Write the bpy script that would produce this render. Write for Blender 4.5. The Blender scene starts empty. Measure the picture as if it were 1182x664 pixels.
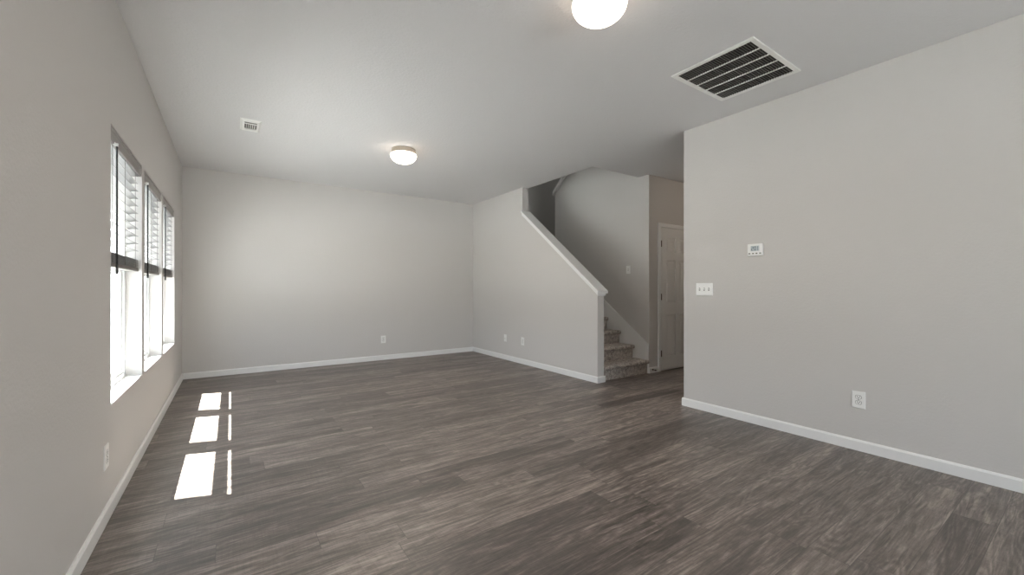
import bpy, bmesh, math, random
from mathutils import Vector, Matrix
R = math.radians
random.seed(7)
S = bpy.context.scene
COL = S.collection

# ------------------------------------------------------------------ camera
f, yaw, pitch, roll = 473.14, 0.6010, -0.0002, 0.0
cam = bpy.data.objects.new('camera', bpy.data.cameras.new('camera'))
COL.objects.link(cam)
F = Vector((math.sin(yaw)*math.cos(pitch), math.cos(yaw)*math.cos(pitch), math.sin(pitch)))
RT = Vector((math.cos(yaw), -math.sin(yaw), 0)); UP = RT.cross(F)
cam.matrix_world = Matrix((RT, UP, -F)).transposed().to_4x4()
cam.location = (0.5192, 0, 1.1662)
cam.data.sensor_width = 36; cam.data.lens = f/1182*36
cam.data.shift_y = 1.4/1182
cam.data.clip_start = .02
S.camera = cam

# ------------------------------------------------------------------ light and exposure
S.view_settings.view_transform = 'Standard'; S.view_settings.look = 'None'
S.view_settings.gamma = 1; S.view_settings.use_curve_mapping = False
S.view_settings.exposure = 1.48
S.cycles.use_denoising = True
S.cycles.max_bounces = 14; S.cycles.diffuse_bounces = 10
S.cycles.sample_clamp_indirect = 8
W = bpy.data.worlds.new('sky'); S.world = W; W.use_nodes = True
nt = W.node_tree; bg = nt.nodes['Background']
sky = nt.nodes.new('ShaderNodeTexSky'); sky.sky_type = 'NISHITA'; sky.sun_disc = False
sky.sun_elevation = R(64); sky.dust_density = 3.0; sky.ozone_density = 1.0
hs = nt.nodes.new('ShaderNodeHueSaturation'); hs.inputs['Saturation'].default_value = .40
nt.links.new(sky.outputs[0], hs.inputs['Color']); tint = nt.nodes.new('ShaderNodeMix'); tint.data_type = 'RGBA'; tint.blend_type = 'MULTIPLY'; tint.inputs[0].default_value = 1
tint.inputs[7].default_value = (1.02, .995, 1.0, 1)
nt.links.new(hs.outputs[0], tint.inputs[6]); nt.links.new(tint.outputs[2], bg.inputs[0])
bg.inputs[1].default_value = 0.58

def lamp(name, kind, loc, energy, color=(1, 1, 1), direction=None, **kw):
    l = bpy.data.lights.new(name, kind); l.energy = energy; l.color = color
    o = bpy.data.objects.new(name, l); COL.objects.link(o); o.location = loc
    if direction: o.rotation_euler = Vector(direction).to_track_quat('-Z', 'Y').to_euler()
    for k, v in kw.items(): setattr(l, k, v)
    return o
SUN_DIR = (1, -.32, -2.2)
lamp('sun', 'SUN', (-4, 5, 8), 35, (1, .95, .88), SUN_DIR, angle=R(.5))
# daylight entering at the glass of each opening (skylight portals)
for i, (y0, y1) in enumerate([(2.96, 3.87), (3.965, 4.875), (4.97, 5.88)]):
    p = lamp('sky_portal', 'AREA', (-.2, (y0+y1)/2, 1.295), 1, (1, 1, 1), (1, 0, 0), shape='RECTANGLE', size=1.5, size_y=.95)
    p.data.cycles.is_portal = True
# added fill lamp, unseen, aimed from behind the camera towards the left wall
rear_fill = lamp('rear_fill_light', 'AREA', (2.55, -3.4, 0.95), 9, (1, .97, .95), (-.7, 1, 0), shape='RECTANGLE', size=1.3, size_y=2.0)
up = lamp('upstairs_fill', 'AREA', (4.5, 6.5, 4.5), 5, (.95, 1, .96), (.45, -1, -.35), shape='RECTANGLE', size=.9, size_y=1.1)  # added lamp, unseen on the upper floor, brightens the stairwell wall

# ------------------------------------------------------------------ helpers
def link(name, bm, mat, parent=None, kind=None, smooth=False, bevel=0):
    me = bpy.data.meshes.new(name)
    bmesh.ops.recalc_face_normals(bm, faces=bm.faces[:])
    bm.to_mesh(me); bm.free()
    o = bpy.data.objects.new(name, me); COL.objects.link(o)
    if mat: me.materials.append(mat)
    if parent: o.parent = parent
    if kind: o['kind'] = kind
    if smooth:
        for p in me.polygons: p.use_smooth = True
    if bevel:
        b = o.modifiers.new('bevel', 'BEVEL'); b.width = bevel; b.segments = 2; b.limit_method = 'ANGLE'
    return o
def box(bm, x0, x1, y0, y1, z0, z1):
    v = [bm.verts.new((x, y, z)) for x in (x0, x1) for y in (y0, y1) for z in (z0, z1)]
    for q in ((0, 1, 3, 2), (4, 6, 7, 5), (0, 4, 5, 1), (2, 3, 7, 6), (0, 2, 6, 4), (1, 5, 7, 3)):
        bm.faces.new([v[i] for i in q])
def boxes(*L):
    bm = bmesh.new()
    for b in L: box(bm, *b)
    return bm
def prism(bm, pts, axis, a, b):
    """extrude 2D outline pts along axis (0,1,2) from a to b; pts are the two other coords in order"""
    def P(p, t):
        c = list(p); c.insert(axis, t); return c
    A = [bm.verts.new(P(p, a)) for p in pts]; B = [bm.verts.new(P(p, b)) for p in pts]
    bm.faces.new(A); bm.faces.new(B[::-1]); n = len(pts)
    for i in range(n): bm.faces.new((A[i], A[(i+1) % n], B[(i+1) % n], B[i]))
def lathe(bm, prof, n=48, c=(0, 0, 0), axis='z'):
    rings = []
    for r, z in prof:
        ring = []
        for k in range(n if r > 1e-6 else 1):
            a = 2*math.pi*k/n
            p = (r*math.cos(a), r*math.sin(a), z)
            if axis == 'y': p = (p[0], -p[2], p[1])
            ring.append(bm.verts.new((p[0]+c[0], p[1]+c[1], p[2]+c[2])))
        rings.append(ring)
    for A, B in zip(rings, rings[1:]):
        if len(A) == 1 and len(B) == 1: continue
        for k in range(n):
            k2 = (k+1) % n
            if len(A) == 1: bm.faces.new((A[0], B[k], B[k2]))
            elif len(B) == 1: bm.faces.new((A[k], A[k2], B[0]))
            else: bm.faces.new((A[k], A[k2], B[k2], B[k]))
def thing(name, label, cat, loc=(0, 0, 0), rz=0, group=None):
    o = bpy.data.objects.new(name, None); COL.objects.link(o)
    o.location = loc; o.rotation_euler = (0, 0, rz); o.empty_display_size = .1
    o['label'] = label; o['category'] = cat
    if group: o['group'] = group
    return o
def copy_tree(o, parent=None):
    c = o.copy(); COL.objects.link(c)
    if parent: c.parent = parent
    for ch in list(o.children): copy_tree(ch, c)
    return c

# ------------------------------------------------------------------ materials
def mat(name, color, rough=.5, metal=0, spec=.5):
    m = bpy.data.materials.new(name); m.use_nodes = True
    b = m.node_tree.nodes['Principled BSDF']
    b.inputs['Base Color'].default_value = (*color, 1); b.inputs['Roughness'].default_value = rough
    b.inputs['Metallic'].default_value = metal; b.inputs['Specular IOR Level'].default_value = spec
    return m, m.node_tree, b
def N(t, kind, **kw):
    n = t.nodes.new(kind)
    for k, v in kw.items():
        if k.startswith('i_'): n.inputs[k[2:].replace('_', ' ')].default_value = v
        else: setattr(n, k, v)
    return n
def math_(t, op, a, b=None, c=None):
    n = t.nodes.new('ShaderNodeMath'); n.operation = op
    for i, v in enumerate((a, b, c)):
        if v is None: continue
        if isinstance(v, (int, float)): n.inputs[i].default_value = v
        else: t.links.new(v, n.inputs[i])
    return n.outputs[0]
def bumped(name, color, rough, scale, strength, dist, spec=.3):
    m, t, b = mat(name, color, rough, spec=spec)
    tc = N(t, 'ShaderNodeTexCoord'); nz = N(t, 'ShaderNodeTexNoise', i_Scale=scale, i_Detail=3.0)
    bp = N(t, 'ShaderNodeBump', i_Strength=strength, i_Distance=dist)
    t.links.new(tc.outputs['Object'], nz.inputs['Vector']); t.links.new(nz.outputs[0], bp.inputs['Height'])
    t.links.new(bp.outputs[0], b.inputs['Normal'])
    return m
M_WALL = bumped('wall_paint', (.617, .597, .577), .75, 70, .35, .004)
M_CEIL = bumped('ceiling_paint', (.67, .66, .66), .85, 55, .45, .006)
M_TRIM, _, _ = mat('white_trim_paint', (.82, .82, .81), .35)
M_DOOR, _, _ = mat('door_paint', (.80, .79, .77), .4)
M_PLATE, _, _ = mat('white_plastic', (.85, .85, .83), .3)
M_SLOT, _, _ = mat('dark_slot', (.06, .06, .06), .5)
M_BRASS, _, _ = mat('bronze_hinge', (.12, .09, .07), .35, .9)
M_NICKEL, _, _ = mat('brushed_nickel', (.62, .56, .48), .28, 1)
M_VINYL, _, _ = mat('window_vinyl', (.85, .86, .87), .35)
M_GRILLE, _, _ = mat('grille_white', (.80, .80, .77), .4)
M_LOUVER, _, _ = mat('grille_louver', (.14, .135, .12), .5)
M_DUCT, _, _ = mat('duct_filter', (.045, .04, .035), .9)
M_WAND, _, _ = mat('smoked_wand', (.03, .03, .03), .25)
M_LCD, _, _ = mat('lcd_panel', (.56, .61, .62), .3)
M_INK, _, _ = mat('lcd_digits', (.10, .16, .19), .4)

# glass that lets the sun through
M_GLASS = bpy.data.materials.new('window_glass'); M_GLASS.use_nodes = True
t = M_GLASS.node_tree; t.nodes.clear()
o_ = N(t, 'ShaderNodeOutputMaterial'); mx = N(t, 'ShaderNodeMixShader'); tr = N(t, 'ShaderNodeBsdfTransparent')
gl = N(t, 'ShaderNodeBsdfGlossy', i_Roughness=.02); fr = N(t, 'ShaderNodeFresnel', i_IOR=1.35)
tr.inputs[0].default_value = (.93, .97, .98, 1)
ge = N(t, 'ShaderNodeNewGeometry')
front = math_(t, 'SUBTRACT', 1, ge.outputs['Backfacing'])
t.links.new(math_(t, 'MULTIPLY', fr.outputs[0], front), mx.inputs[0]); t.links.new(tr.outputs[0], mx.inputs[1]); t.links.new(gl.outputs[0], mx.inputs[2])
t.links.new(mx.outputs[0], o_.inputs[0])

# slightly translucent blind slats
M_SLAT, t, b = mat('blind_slat', (.22, .215, .21), .5)
M_VALANCE, t, b = mat('blind_valance', (.30, .285, .27), .5)
M_RAIL, t, b = mat('blind_rail', (.40, .38, .355), .5)
tc = N(t, 'ShaderNodeTexCoord'); mp = N(t, 'ShaderNodeMapping'); mp.inputs['Scale'].default_value = (40, 3, 60)
nz = N(t, 'ShaderNodeTexNoise', i_Scale=1.0, i_Detail=4.0); rp = N(t, 'ShaderNodeValToRGB')
rp.color_ramp.elements[0].color = (.12, .11, .10, 1); rp.color_ramp.elements[1].color = (.24, .22, .20, 1)
t.links.new(tc.outputs['Object'], mp.inputs[0]); t.links.new(mp.outputs[0], nz.inputs[0]); t.links.new(nz.outputs[0], rp.inputs[0])
t.links.new(rp.outputs[0], b.inputs['Base Color'])

# lit bowl
M_BOWL = bpy.data.materials.new('lit_glass_bowl'); M_BOWL.use_nodes = True
b = M_BOWL.node_tree.nodes['Principled BSDF']
b.inputs['Base Color'].default_value = (.9, .88, .84, 1)
b.inputs['Emission Color'].default_value = (1, .86, .72, 1); b.inputs['Emission Strength'].default_value = 2.6

# vinyl planks running along X
M_FLOOR, t, b = mat('grey_brown_planks', (.15, .13, .12), .42)
tc = N(t, 'ShaderNodeTexCoord'); sx = N(t, 'ShaderNodeSeparateXYZ'); t.links.new(tc.outputs['Object'], sx.inputs[0])
PW, PL = .1535, 1.22
yy = math_(t, 'DIVIDE', math_(t, 'ADD', sx.outputs[1], 10*PW-.310), PW)
row = math_(t, 'FLOOR', yy); fy = math_(t, 'FRACT', yy)
wn = N(t, 'ShaderNodeTexWhiteNoise', noise_dimensions='1D'); t.links.new(row, wn.inputs['W'])
xx = math_(t, 'ADD', math_(t, 'DIVIDE', sx.outputs[0], PL), math_(t, 'MULTIPLY', wn.outputs['Value'], 7.3))
colm = math_(t, 'FLOOR', xx); fx = math_(t, 'FRACT', xx)
cb = N(t, 'ShaderNodeCombineXYZ'); t.links.new(row, cb.inputs[0]); t.links.new(colm, cb.inputs[1])
wp = N(t, 'ShaderNodeTexWhiteNoise', noise_dimensions='3D'); t.links.new(cb.outputs[0], wp.inputs['Vector'])
# per-plank shifted coordinates
of = N(t, 'ShaderNodeVectorMath', operation='SCALE'); of.inputs['Scale'].default_value = 37.0
t.links.new(wp.outputs['Color'], of.inputs[0])
ad = N(t, 'ShaderNodeVectorMath', operation='ADD'); t.links.new(tc.outputs['Object'], ad.inputs[0]); t.links.new(of.outputs[0], ad.inputs[1])
def stretched(sc, scale, detail, rough=.6, dist=0):
    m_ = N(t, 'ShaderNodeMapping'); m_.inputs['Scale'].default_value = sc
    t.links.new(ad.outputs[0], m_.inputs[0])
    n_ = N(t, 'ShaderNodeTexNoise', i_Scale=scale, i_Detail=detail, i_Roughness=rough, i_Distortion=dist)
    t.links.new(m_.outputs[0], n_.inputs[0]); return n_.outputs[0]
g1 = stretched((1.6, 14, 1), 1.0, 6, .65, .6)       # broad cloudy grain
g2 = stretched((6, 75, 1), 1.0, 7, .75, .5)          # fine streaks
g3 = stretched((120, 9, 1), 1.0, 2, .5, .8)         # cross saw marks
mw = N(t, 'ShaderNodeMapping'); mw.inputs['Scale'].default_value = (1.1, 9, 1); t.links.new(ad.outputs[0], mw.inputs[0])
wv = N(t, 'ShaderNodeTexNoise', i_Scale=1.0, i_Detail=1.5, i_Distortion=.5); t.links.new(mw.outputs[0], wv.inputs[0])
rings = math_(t, 'SINE', math_(t, 'MULTIPLY', wv.outputs[0], 80))   # cathedral rings
val = math_(t, 'ADD', math_(t, 'MULTIPLY', math_(t, 'SUBTRACT', g1, .5), 1.4), math_(t, 'MULTIPLY', math_(t, 'SUBTRACT', g2, .5), 1.35))
val = math_(t, 'ADD', val, math_(t, 'MULTIPLY', math_(t, 'SUBTRACT', g3, .5), .22))
val = math_(t, 'ADD', val, math_(t, 'MULTIPLY', rings, .09))
val = math_(t, 'ADD', val, math_(t, 'MULTIPLY', math_(t, 'SUBTRACT', wp.outputs['Value'], .5), .33))
g4 = stretched((4, 60, 1), 1.0, 4, .6, 1.2)          # dark open grain
crk = math_(t, 'MAXIMUM', 0, math_(t, 'SUBTRACT', g4, .56))
val = math_(t, 'SUBTRACT', val, math_(t, 'MULTIPLY', crk, 1.9))
g5 = stretched((22, 60, 1), 1.0, 3, .7, .5)          # rough-sawn mottling
val = math_(t, 'ADD', val, math_(t, 'MULTIPLY', math_(t, 'SUBTRACT', g5, .5), .35))
val = math_(t, 'ADD', val, .52)
rp = N(t, 'ShaderNodeValToRGB'); t.links.new(val, rp.inputs[0])
e = rp.color_ramp.elements; e[0].position = 0; e[0].color = (.034, .025, .020, 1); e[1].position = 1; e[1].color = (.40, .330, .290, 1)
x = e.new(.35); x.color = (.086, .067, .056, 1)
x = e.new(.62); x.color = (.175, .143, .124, 1)
# seams
ey = math_(t, 'MULTIPLY', math_(t, 'MINIMUM', fy, math_(t, 'SUBTRACT', 1, fy)), PW)
ex = math_(t, 'MULTIPLY', math_(t, 'MINIMUM', fx, math_(t, 'SUBTRACT', 1, fx)), PL)
seam = math_(t, 'LESS_THAN', math_(t, 'MINIMUM', ex, ey), .0011)
mxs = N(t, 'ShaderNodeMix', data_type='RGBA'); t.links.new(math_(t, 'MULTIPLY', seam, .8), mxs.inputs[0])
t.links.new(rp.outputs[0], mxs.inputs[6]); mxs.inputs[7].default_value = (.03, .025, .022, 1)
t.links.new(mxs.outputs[2], b.inputs['Base Color'])
bp = N(t, 'ShaderNodeBump', i_Strength=.25, i_Distance=.002); t.links.new(val, bp.inputs['Height']); t.links.new(bp.outputs[0], b.inputs['Normal'])
t.links.new(math_(t, 'ADD', math_(t, 'MULTIPLY', g2, .25), .34), b.inputs['Roughness'])
b.inputs['Specular IOR Level'].default_value = .95
b.inputs['Coat Weight'].default_value = .3; b.inputs['Coat Roughness'].default_value = .38

# carpet
M_CARPET, t, b = mat('speckled_carpet', (.3, .27, .25), .95, spec=.1)
tc = N(t, 'ShaderNodeTexCoord')
n1 = N(t, 'ShaderNodeTexNoise', i_Scale=95.0, i_Detail=3.0, i_Roughness=.7); n2 = N(t, 'ShaderNodeTexNoise', i_Scale=28.0, i_Detail=3.0)
t.links.new(tc.outputs['Object'], n1.inputs[0]); t.links.new(tc.outputs['Object'], n2.inputs[0])
v_ = math_(t, 'ADD', math_(t, 'MULTIPLY', n1.outputs[0], .65), math_(t, 'MULTIPLY', n2.outputs[0], .35))
rp = N(t, 'ShaderNodeValToRGB'); t.links.new(v_, rp.inputs[0])
e = rp.color_ramp.elements; e[0].position = .36; e[0].color = (.20, .172, .15, 1); e[1].position = .64; e[1].color = (.78, .72, .665, 1)
t.links.new(rp.outputs[0], b.inputs['Base Color'])
bp = N(t, 'ShaderNodeBump', i_Strength=.9, i_Distance=.012); t.links.new(v_, bp.inputs['Height']); t.links.new(bp.outputs[0], b.inputs['Normal'])

M_GROUND = bumped('pale_ground', (.30, .30, .30), .9, 4, .3, .02)
M_FENCE = bumped('pale_siding', (.50, .56, .60), .8, 12, .2, .01)

# ------------------------------------------------------------------ the room
H, WX, D = 2.74, 4.25, 6.73
Y1, Y2 = 2.409, 3.574            # opening in the right-hand wall
TH = .115
YB = -3.2                        # far end of the room, behind the camera
XF = 5.27                        # far wall of the stairs
YD = 3.59                        # wall with the door
XH = 6.9
link('floor', boxes((-.01, XH, YB, D, -.12, 0)), M_FLOOR, kind='structure')
# ceiling slab with the stairwell cut out of it
SX0, SX1, SY0, SY1 = WX+TH, XF, 3.771, 5.575
link('ceiling', boxes((-.16, SX0, YB-.12, D+.12, H, H+.28), (SX0, XH+.12, YB-.12, SY0, H, H+.28),
                      (XF+TH, XH+.12, SY0, SY1, H, H+.28)), M_CEIL, kind='structure')
WIN = [(2.96, 3.87), (3.965, 4.875), (4.97, 5.88)]
SZ, TZ = .555, 2.035
bm = boxes((-.16, 0, YB-.12, D+.12, -.12, SZ), (-.16, 0, YB-.12, D+.12, TZ, H),
           (-.16, 0, YB-.12, WIN[0][0], SZ, TZ), (-.16, 0, WIN[0][1], WIN[1][0], SZ, TZ),
           (-.16, 0, WIN[1][1], WIN[2][0], SZ, TZ), (-.16, 0, WIN[2][1], D+.12, SZ, TZ))
bmesh.ops.remove_doubles(bm, verts=bm.verts[:], dist=1e-5)
link('wall_left', bm, M_WALL, kind='structure')
link('wall_back', boxes((0, WX, D, D+.12, -.12, H)), M_WALL, kind='structure')
link('wall_right', boxes((WX, WX+TH, YB, Y1, 0, H)), M_WALL, kind='structure', bevel=.006)
# wall behind the camera; its patio door is unseen, added to let daylight in
link('wall_rear', boxes((0, .95, YB-.12, YB, 0, H), (3.25, XH, YB-.12, YB, 0, H), (.95, 3.25, YB-.12, YB, 2.1, H)), M_WALL, kind='structure')
pf = link('window_4', boxes((.95, 1.02, YB-.1, YB-.02, 0, 2.1), (3.18, 3.25, YB-.1, YB-.02, 0, 2.1), (2.06, 2.14, YB-.1, YB-.02, .06, 2.04),
                       (1.02, 3.18, YB-.1, YB-.02, 2.04, 2.1), (1.02, 3.18, YB-.1, YB-.02, 0, .06)), M_VINYL, kind='structure')
link('glass_pane', boxes((1.02, 3.18, YB-.065, YB-.06, .06, 2.04)), M_GLASS, pf)
# stair knee wall: full height at the back, raking down to the newel end
KX0, KX1 = WX, WX+TH
def rake(y): return 1.132+(y-Y2)*.765     # top of the wall under its cap
YF = 5.155
bm = bmesh.new()
prism(bm, [(Y2, 0), (D+.1, 0), (D+.1, H), (YF, H), (YF, rake(YF)), (Y2, rake(Y2))], 0, KX0, KX1)
link('wall_stair', bm, M_WALL, kind='structure', bevel=.005)
# far wall of the stairs: ends at the landing, its upper edge raked and capped
bm = bmesh.new()
prism(bm, [(YD, 0), (SY1, 0), (SY1, 2.85), (SY1-1.9, 2.85+1.9*.87), (SY1-1.9, 5.3), (YD, 5.3)], 0, XF, XF+TH)
link('wall_stairwell', bm, M_WALL, kind='structure')
link('wall_landing', boxes((WX+TH, XH, D, D+.12, 0, 5.3), (XH, XH+.12, YD+TH, D+.12, 0, 5.3)), M_WALL, kind='structure')
bm = bmesh.new()
cy, cz = SY1+.02, 2.815
prism(bm, [(cy, cz), (cy-1.9, cz+1.9*.87), (cy-1.9, cz+1.9*.87+.075), (cy, cz+.075)], 0, XF-.045, XF+TH+.03)
link('trim_7', bm, M_WALL, kind='structure', bevel=.006)
# hall
link('wall_hall', boxes((XF+TH, XH, YD, YD+TH, 0, H)), M_WALL, kind='structure')
link('wall_hall_right', boxes((XH, XH+.12, YB-.12, YD+TH, 0, H)), M_WALL, kind='structure')
# floor above: enclosing walls and ceiling of the upstairs landing
link('wall_upper', boxes((2.6, 2.7, 1.6, D+.12, H+.28, 5.3), (2.6, XH+.12, 1.5, 1.6, H+.28, 5.3), (2.7, WX+TH, D, D+.12, H+.28, 5.3), (XF, XF+TH, 1.6, YD, H+.28, 5.3), (XH, XH+.12, 1.6, YD+TH, H+.28, 5.3)), M_WALL, kind='structure')
link('ceiling_upper', boxes((2.6, XH+.12, 1.5, D+.12, 5.3, 5.42)), M_CEIL, kind='structure')

# ------------------------------------------------------------------ baseboards and trims
BH, BT = .078, .013
def base_profile(d):   # (offset from wall, z)
    return [(0, 0), (BT, 0), (BT, BH-.012), (BT*.45, BH), (0, BH)]
def baseboard(name, axis, wall, sign, a, b):
    bm = bmesh.new()
    pr = [(wall+sign*o, z) for o, z in base_profile(0)]
    prism(bm, pr, 0 if axis == 'x' else 1, a, b)
    return link(name, bm, M_TRIM, kind='structure')
baseboard('baseboard_left', 'y', 0, 1, YB, D)
baseboard('baseboard_back', 'x', D, -1, BT, WX)
baseboard('baseboard_stair', 'y', WX, -1, Y2-BT, D-BT)
baseboard('baseboard_newel', 'x', Y2, -1, WX, SX0+.012)
baseboard('baseboard_right', 'y', WX, -1, YB, Y1+BT)
baseboard('baseboard_right_end', 'x', Y1, 1, WX, SX0)
baseboard('baseboard_hall', 'x', YD, -1, XF-BT, 5.462)
# stair skirts
def skirt(name, x0, x1, yend):
    bm = bmesh.new()
    prism(bm, [(Y2+.02, 0), (Y2+.02, .40), (yend, .40+(yend-Y2-.02)*.735), (yend, 0)], 0, x0, x1)
    return link(name, bm, M_TRIM, kind='structure')
skirt('trim_1', XF-.014, XF, SY1)
skirt('trim_2', SX0, SX0+.014, SY1)
# sloped cap of the knee wall with a small moulding under it
ca = math.atan(.765)
bm = bmesh.new()
y0, y1 = Y2-.035, YF
def capz(y, k): return rake(y)+k/math.cos(ca)
x0, x1 = KX0-.034, KX1+.034
prism(bm, [(y0, capz(y0, 0)), (y1, capz(y1, 0)), (y1, capz(y1, .028)), (y0, capz(y0, .028))], 0, x0, x1)
link('trim_3', bm, M_TRIM, kind='structure', bevel=.006)
bm = bmesh.new()
for xa, xb in ((KX0-.016, KX0), (KX1, KX1+.016)):
    prism(bm, [(Y2-.016, capz(Y2-.016, -.03)), (y1, capz(y1, -.03)), (y1, capz(y1, 0)), (Y2-.016, capz(Y2-.016, 0))], 0, xa, xb)
prism(bm, [(Y2-.016, capz(Y2-.016, -.035)), (Y2, capz(Y2-.016, -.035)), (Y2, capz(Y2, 0)), (Y2-.016, capz(Y2-.016, 0))], 0, KX0, KX1)
link('trim_4', bm, M_TRIM, kind='structure', bevel=.004)

# ------------------------------------------------------------------ windows
for i, (a, b_) in enumerate(WIN):
    w = link('window_%d' % (i+1), boxes((-.155, -.085, a, a+.035, SZ, TZ), (-.155, -.085, b_-.035, b_, SZ, TZ),
             (-.155, -.085, a+.035, b_-.035, SZ, SZ+.035), (-.155, -.085, a+.035, b_-.035, TZ-.035, TZ)), M_VINYL, kind='structure', bevel=.003)
    a2, b2 = a+.035, b_-.035
    lo = link('lower_sash', boxes((-.122, -.097, a2, a2+.045, SZ+.035, 1.325), (-.122, -.097, b2-.045, b2, SZ+.035, 1.325),
              (-.122, -.097, a2+.045, b2-.045, SZ+.035, SZ+.085), (-.122, -.097, a2+.045, b2-.045, 1.275, 1.325)), M_VINYL, w, bevel=.003)
    hi = link('upper_sash', boxes((-.15, -.125, a2, a2+.035, 1.265, TZ-.035), (-.15, -.125, b2-.035, b2, 1.265, TZ-.035),
              (-.15, -.125, a2+.035, b2-.035, 1.265, 1.31), (-.15, -.125, a2+.035, b2-.035, TZ-.07, TZ-.035)), M_VINYL, w, bevel=.003)
    link('pane', boxes((-.111, -.108, a2+.04, b2-.04, SZ+.08, 1.28)), M_GLASS, lo)
    link('pane', boxes((-.139, -.136, a2+.03, b2-.03, 1.305, TZ-.065)), M_GLASS, hi)
# white painted sill boards
for i, (a, b_) in enumerate(WIN):
    link('trim_%d' % (8+i), boxes((-.085, .004, a+.001, b_-.001, SZ, SZ+.008)), M_TRIM, kind='structure', bevel=.002)

# ------------------------------------------------------------------ blinds
BX = -.042                              # centre of the blind, front to back
bl = ['half-raised slatted blind with grey valance on the window nearest the camera', 'half-raised slatted blind with grey valance on the middle window of the three',
      'half-raised slatted blind with grey valance on the window nearest the far corner']
def make_blind():
    t_ = thing('window_blind', bl[0], 'blind', (0, 0, 0), 0, 'half-raised blinds on the left wall')
    L0, L1 = .008, .902
    link('head_rail', boxes((BX-.03, BX+.022, L0+.004, L1-.004, TZ-.055, TZ-.002)), M_RAIL, t_)
    bm = bmesh.new()                    # moulded valance
    prism(bm, [(BX+.024, TZ-.003), (BX+.038, TZ-.003), (BX+.040, TZ-.018), (BX+.034, TZ-.026), (BX+.034, TZ-.06), (BX+.038, TZ-.066), (BX+.036, TZ-.08), (BX+.024, TZ-.08)], 1, L0-.004, L1+.004)
    link('valance', bm, M_VALANCE, t_)
    first = None
    n = 11
    for k in range(n):
        z = 1.425+k*.0525
        if first is None:
            bm = bmesh.new()
            prof = []
            for j in range(7):
                u = -1+2*j/6; prof.append((u*.0245, .0035*(1-u*u)))
            prof += [(x_, z_-.0028) for x_, z_ in reversed(prof)]
            ca_, sa_ = math.cos(R(8)), math.sin(R(8))
            prof = [(x_*ca_-z_*sa_, x_*sa_+z_*ca_) for x_, z_ in prof]
            prism(bm, prof, 1, L0+.006, L1-.006)
            first = link('slat', bm, M_SLAT, t_); first.location = (BX, 0, z)
        else:
            c = first.copy(); COL.objects.link(c); c.parent = t_; c.location = (BX, 0, z)
    for k in range(9):                  # the gathered slats
        c = first.copy(); COL.objects.link(c); c.parent = t_; c.location = (BX+random.uniform(-.002, .002), 0, 1.314+k*.0066); c.rotation_euler = (0, R(8), 0)
    link('bottom_rail', boxes((BX-.026, BX+.026, L0+.005, L1-.005, 1.285, 1.309)), M_RAIL, t_, bevel=.004)
    for yc in (.13, .455, .78):
        for xo in (-.026, .026):
            link('ladder_cord', boxes((BX+xo-.0012, BX+xo+.0012, yc-.0012, yc+.0012, 1.31, TZ-.05)), M_RAIL, t_)
    wb = bmesh.new(); lathe(wb, [(0, 0), (.0055, .002), (.0062, .02), (.0045, .06), (.0045, .70), (0, .702)], 6, (BX+.046, .115, 1.245))
    wd = link('wand', wb, M_WAND, t_)
    hb = boxes((BX+.036, BX+.052, .109, .121, 1.945, 1.962), (BX+.030, BX+.040, .107, .123, 1.952, 1.966))
    link('wand_hook', hb, M_PLATE, wd)
    return t_
proto = make_blind(); proto.location = (0, WIN[0][0], 0)
for i in (1, 2):
    c = copy_tree(proto); c.location = (0, WIN[i][0], 0); c['label'] = bl[i]

# ------------------------------------------------------------------ staircase
st = thing('staircase', 'straight flight of grey speckled carpeted stairs behind the low sloping wall', 'stairs', (0, YD, 0))
RISE, RUN = .1835, .247
sx0, sx1 = SX0+.0145, XF-.0145
first = None
for k in range(8):
    bm = bmesh.new()
    z1 = RISE; ns = .03
    deep = RUN if k < 7 else D-YD-7*RUN-.026
    prof = [(.012, 0), (deep+.012, 0), (deep+.012, z1), (.03, z1)]
    for j in range(9):                  # soft rolled nosing
        a = math.pi/2+math.pi*j/8
        prof.append((-.002+.024*math.cos(a), z1-.026+.026*math.sin(a)))
    prof.append((.012, z1-.056))
    prism(bm, [(p, q) for p, q in prof], 0, sx0, sx1)
    o = link('step', bm, M_CARPET, st)
    if k: 
        # solid below, down to the floor
        pass
    o.location = (0, k*RUN+.008, k*RISE)

o = link('landing', boxes((XF-.01, XH-.02, SY1+.02-YD, D-YD-.02, 7*RISE, 8*RISE)), M_CARPET, st)

# ------------------------------------------------------------------ door in the hall
DX0, DX1, DZ = 5.520, 6.28, 2.03
d = link('door_1', bmesh.new(), None, kind='structure')
bm = bmesh.new()
YDf = YD-.004
rails = [(0, .11), (.11+.0, .11)]
wd_ = DX1-DX0
st_ = .112; cs = .10
pxs = [(DX0+st_, DX0+wd_/2-cs/2), (DX0+wd_/2+cs/2, DX1-st_)]
pzs = [(.20, .80), (.96, 1.57), (1.68, 1.90)]
box(bm, DX0, DX1, YD-.004, YD+.001, .012, DZ)
fr_ = [(DX0, DX0+st_, .012, DZ), (DX1-st_, DX1, .012, DZ), (pxs[0][1], pxs[1][0], .012, DZ)]
zs = [.012]+[v for p in pzs for v in p]+[DZ]
for k in range(0, len(zs), 2):
    for (a, b_) in pxs: fr_.append((a, b_, zs[k], zs[k+1]))
for (a, b_, c_, e_) in fr_: box(bm, a, b_, YD-.018, YD-.004, c_, e_)
bmesh.ops.remove_doubles(bm, verts=bm.verts[:], dist=1e-6)
link('door_leaf', bm, M_DOOR, d)
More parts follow.
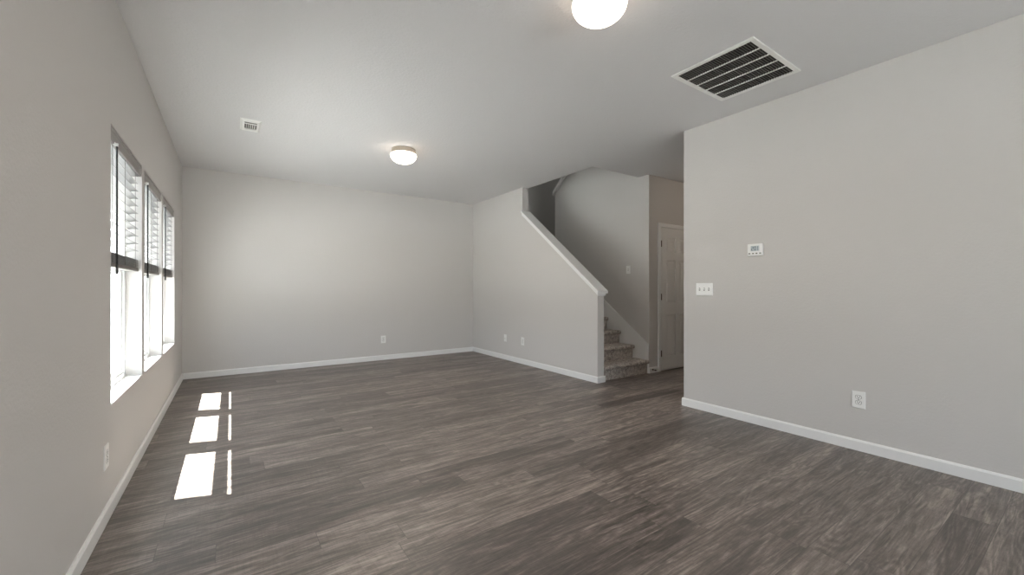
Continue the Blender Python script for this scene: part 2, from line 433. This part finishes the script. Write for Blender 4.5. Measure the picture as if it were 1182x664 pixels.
for (a, b_) in pxs:
    for (c_, e_) in pzs:
        bm = bmesh.new()
        q = [(a+.014, c_+.014, YD-.004), (b_-.014, c_+.014, YD-.004), (b_-.014, e_-.014, YD-.004), (a+.014, e_-.014, YD-.004)]
        q2 = [(a+.036, c_+.036, YD-.016), (b_-.036, c_+.036, YD-.016), (b_-.036, e_-.036, YD-.016), (a+.036, e_-.036, YD-.016)]
        A = [bm.verts.new((x_, y_, z_)) for x_, z_, y_ in q]; B = [bm.verts.new((x_, y_, z_)) for x_, z_, y_ in q2]
        bm.faces.new(B)
        for j in range(4): bm.faces.new((A[j], A[(j+1) % 4], B[(j+1) % 4], B[j]))
        link('panel', bm, M_DOOR, d)
for z in (.25, 1.05, 1.80):
    link('hinge', boxes((DX0-.012, DX0+.006, YD-.024, YD-.015, z-.045, z+.045)), M_BRASS, d, bevel=.002)
bm = bmesh.new(); lathe(bm, [(0, 0), (.032, 0), (.032, .008), (.012, .012), (.011, .035), (.026, .045), (.029, .06), (.02, .072), (0, .075)], 24, (DX1-.065, YD-.016, .95), 'y')
link('knob', bm, M_NICKEL, d, smooth=True)
cw = .057
link('trim_5', boxes((DX0-.006-cw, DX0-.006, YD-.02, YD, 0, DZ+.006), (DX1+.006, DX1+.006+cw, YD-.02, YD, 0, DZ+.006),
                     (DX0-.006-cw, DX1+.006+cw, YD-.02, YD, DZ+.006, DZ+.006+cw)), M_TRIM, kind='structure', bevel=.004)
dk = thing('door_stop', 'small dark door stop on the short hall baseboard beside the stairs', 'door stop', (5.33, YD-BT, .045))
bm = bmesh.new(); lathe(bm, [(0, 0), (.012, 0), (.012, .004), (.006, .006), (.006, .045), (0, .045)], 12, (0, 0, 0), 'y'); link('spring', bm, M_BRASS, dk)
bm = bmesh.new(); lathe(bm, [(0, .045), (.009, .045), (.009, .058), (0, .06)], 12, (0, 0, 0), 'y'); link('rubber_tip', bm, M_SLOT, dk)

# ------------------------------------------------------------------ ceiling lights
def make_light():
    t_ = thing('ceiling_light', 'round frosted glass bowl ceiling light with nickel band, farther from the camera', 'ceiling light', (2.13, 4.52, H), 0, 'flush-mount bowl ceiling lights')
    bm = bmesh.new(); lathe(bm, [(0, -.001), (.118, -.001), (.132, -.005), (.136, -.02), (.136, -.052), (.131, -.058), (0, -.058)], 64)
    link('metal_band', bm, M_NICKEL, t_, smooth=False)
    bm = bmesh.new()
    prof = [(.126, -.057), (.141, -.059), (.144, -.066)]
    for j in range(1, 13):
        a = math.pi/2*j/12; prof.append((.144*math.cos(a), -.066-.094*math.sin(a)))
    lathe(bm, prof, 64); link('glass_bowl', bm, M_BOWL, t_, smooth=True)
    return t_
cl = make_light()
c2 = copy_tree(cl); c2.location = (2.13, 1.53, H)
c2['label'] = 'round frosted glass bowl ceiling light nearer the camera, cut by the top edge'

c3 = copy_tree(cl); c3.location = (5.9, 2.45, H)  # unseen fixture, added with its bulb to brighten the hall
c3['label'] = 'round frosted glass bowl ceiling light added out of sight in the hall behind the right wall'
lamp('hall_fill', 'POINT', (5.9, 2.45, H-.20), 1.9, (1, .84, .68), shadow_soft_size=.08)

for y_ in (4.52, 1.53):
    lamp('bowl_bulb', 'AREA', (2.13, y_, H-.163), 5.2, (1, .88, .76), (0, 0, -1), shape='DISK', size=.2)

# ------------------------------------------------------------------ return air grille
g = thing('return_air_grille', 'large white return air grille with dark slots in the ceiling near the right wall', 'vent', (3.55, 1.545, H))
w2, l2 = .35, .29
bm = boxes((-w2, -w2+.035, -l2, l2, -.010, 0), (w2-.035, w2, -l2, l2, -.010, 0), (-w2+.035, w2-.035, -l2, -l2+.032, -.010, 0), (-w2+.035, w2-.035, l2-.032, l2, -.010, 0))
link('frame', bm, M_GRILLE, g, bevel=.003)
link('filter', boxes((-w2+.03, w2-.03, -l2+.03, l2-.03, -.0012, -.0002)), M_DUCT, g)
n = 5
iw = 2*w2-.07
for k in range(1, n):
    xc = -w2+.035+iw*k/n
    link('bar', boxes((xc-.004, xc+.004, -l2+.032, l2-.032, -.0095, -.002)), M_GRILLE, g)
for k in range(1, 30):
    yc = -l2+.032+(2*l2-.064)*k/30
    link('louver', boxes((-w2+.035, w2-.035, yc-.001, yc+.001, -.0075, -.0015)), M_LOUVER, g)

# ------------------------------------------------------------------ supply register
g = thing('supply_register', 'small white supply register in the ceiling above the windows', 'vent', (.675, 4.68, H))
aw, al = .085, .165
bm = bmesh.new()
A = [bm.verts.new(v) for v in ((-aw, -al, 0), (aw, -al, 0), (aw, al, 0), (-aw, al, 0))]
B = [bm.verts.new(v) for v in ((-aw+.02, -al+.02, -.012), (aw-.02, -al+.02, -.012), (aw-.02, al-.02, -.012), (-aw+.02, al-.02, -.012))]
bm.faces.ensure_lookup_table()
for P, Q in ((A, B),):
    for j in range(4): bm.faces.new((P[j], P[(j+1) % 4], Q[(j+1) % 4], Q[j]))
ix, y1_, y2_, y3_, y4_ = .050, -al+.055, -al+.090, -al+.110, al-.085
for q in ((-aw+.02, -ix, -al+.02, al-.02), (ix, aw-.02, -al+.02, al-.02), (-ix, ix, -al+.02, y1_), (-ix, ix, y2_, y3_), (-ix, ix, y4_, al-.02)):
    box(bm, q[0], q[1], q[2], q[3], -.012, -.0095)
link('frame', bm, M_GRILLE, g)
link('duct', boxes((-ix-.005, ix+.005, y1_-.005, y4_+.005, -.003, -.001)), M_LOUVER, g)
for k in range(1, 6):
    xc = -ix+2*ix*k/6
    link('louver', boxes((xc-.002, xc+.002, y3_, y4_, -.011, -.003)), M_GRILLE, g)

# ------------------------------------------------------------------ outlets, switches, thermostat (local: wall at y=0, faces -y)
def plate_mesh(w, h, t_=.006):
    bm = bmesh.new(); w /= 2; h /= 2; e_ = .004
    A = [bm.verts.new(v) for v in ((-w, 0, -h), (w, 0, -h), (w, 0, h), (-w, 0, h))]
    M_ = [bm.verts.new(v) for v in ((-w, -.003, -h), (w, -.003, -h), (w, -.003, h), (-w, -.003, h))]
    B = [bm.verts.new(v) for v in ((-w+e_, -t_, -h+e_), (w-e_, -t_, -h+e_), (w-e_, -t_, h-e_), (-w+e_, -t_, h-e_))]
    for P, Q in ((A, M_), (M_, B)):
        for j in range(4): bm.faces.new((P[j], P[(j+1) % 4], Q[(j+1) % 4], Q[j]))
    bm.faces.new(B); bm.faces.new(A[::-1]); return bm
def outlet(label, loc, rz, group='power outlets on the walls'):
    t_ = thing('power_outlet', label, 'outlet', loc, rz, group)
    link('cover_plate', plate_mesh(.078, .122), M_PLATE, t_)
    for s in (-1, 1):
        bm = bmesh.new(); zc = s*.0195
        pts = [(.0165*math.cos(a), max(-.0125, min(.0125, .0165*math.sin(a)))+zc) for a in [2*math.pi*j/24 for j in range(24)]]
        prism(bm, pts, 1, -.0078, -.0055)
        r_ = link('receptacle', bm, M_PLATE, t_)
        link('slots', boxes((-.0078, -.0052, -.0084, -.0076, zc-.001, zc+.0075), (.0048, .0078, -.0084, -.0076, zc-.001, zc+.0075), (-.0025, .0025, -.0084, -.0076, zc-.009, zc-.004)), M_SLOT, r_)
        # shadow gap around the receptacle
        bm = bmesh.new(); prism(bm, [(x_*1.13, zc+(z_-zc)*1.13) for x_, z_ in pts], 1, -.0064, -.0055)
        link('receptacle_gap', bm, M_LOUVER, t_)
    bm = bmesh.new(); lathe(bm, [(0, .0075), (.003, .0072), (.0034, .006)], 10, (0, 0, 0), 'y'); link('screw', bm, M_LOUVER, t_)
    return t_
RR, RL = R(-90), R(90)
outlet('white duplex outlet low on the right foreground wall', (WX, 1.023, .366), RR)
outlet('white duplex outlet low on the left wall nearest the camera', (0, 2.85, .322), RL)
outlet('white duplex outlet low on the plain back wall', (2.577, D, .335), 0)
outlet('white duplex outlet low on the stair side wall, nearer the sloping end', (WX, 5.146, .350), RR)
# small coax wall plate beside it
t_ = thing('cable_plate', 'small white cable jack plate low on the stair side wall near the corner', 'wall plate', (WX, 5.633, .352), RR)
link('cover_plate', plate_mesh(.072, .115), M_PLATE, t_)
bm = bmesh.new(); lathe(bm, [(0, .018), (.004, .018), (.0045, .006), (.008, .0058)], 12, (0, 0, 0), 'y'); link('jack', bm, M_NICKEL, t_)
def switch(label, loc, rz, gangs):
    t_ = thing('light_switch', label, 'light switch', loc, rz)
    link('cover_plate', plate_mesh(.074+.046*(gangs-1), .118), M_PLATE, t_)
    for k in range(gangs):
        xc = (k-(gangs-1)/2)*.046
        link('toggle_slot', boxes((xc-.006, xc+.006, -.0066, -.0055, -.013, .013)), M_LOUVER, t_)
        bm = bmesh.new(); prism(bm, [(-.006, -.006), (-.018, .004), (-.017, .009), (-.006, .007)], 0, xc-.0038, xc+.0038)
        link('toggle', bm, M_PLATE, t_)
        for z in (-.042, .042): link('screw', boxes((xc-.002, xc+.002, -.0066, -.0058, z-.002, z+.002)), M_PLATE, t_)
switch('white triple toggle light switch plate on the right foreground wall', (WX, 2.19, 1.160), RR, 3)
switch('white single light switch on the wall above the stairs', (XF, 3.946, 1.44), RR, 1)
# thermostat
t_ = thing('thermostat', 'white digital thermostat with small grey display on the right foreground wall', 'thermostat', (WX, 1.722, 1.500), RR)
link('body', boxes((-.062, .062, -.026, 0, -.051, .051)), M_PLATE, t_, bevel=.006)
sc_ = link('display', boxes((-.034, .036, -.0266, -.0258, -.012, .034)), M_LCD, t_)
SEG = {'7': 'abc', '0': 'abcdef', '2': 'abged', '1': 'bc'}
def seg(bm, ch, x, z, w, h, th):
    s_ = {'a': (x, x+w, z+h-th, z+h), 'g': (x, x+w, z+h/2-th/2, z+h/2+th/2), 'd': (x, x+w, z, z+th), 'f': (x, x+th, z+h/2, z+h), 'b': (x+w-th, x+w, z+h/2, z+h), 'e': (x, x+th, z, z+h/2), 'c': (x+w-th, x+w, z, z+h/2)}
    for k in SEG[ch]: a_ = s_[k]; box(bm, a_[0], a_[1], -.0272, -.0266, a_[2], a_[3])
bm = bmesh.new()
seg(bm, '2', -.028, -.006, .017, .034, .0045); seg(bm, '0', -.006, -.006, .017, .034, .0045); seg(bm, '1', .015, -.006, .012, .034, .0045)
link('digits', bm, M_INK, sc_)
link('buttons', boxes(*[(x_-.008, x_+.008, -.0275, -.0258, -.036, -.027) for x_ in (-.044, -.014, .014, .044)]), M_LOUVER, t_, bevel=.001)

# ------------------------------------------------------------------ outside
link('ground', boxes((-30, -.16, -25, 30, -.35, -.3), (-.16, 7, -25, YB-.12, -.35, -.3)), M_GROUND, kind='structure')
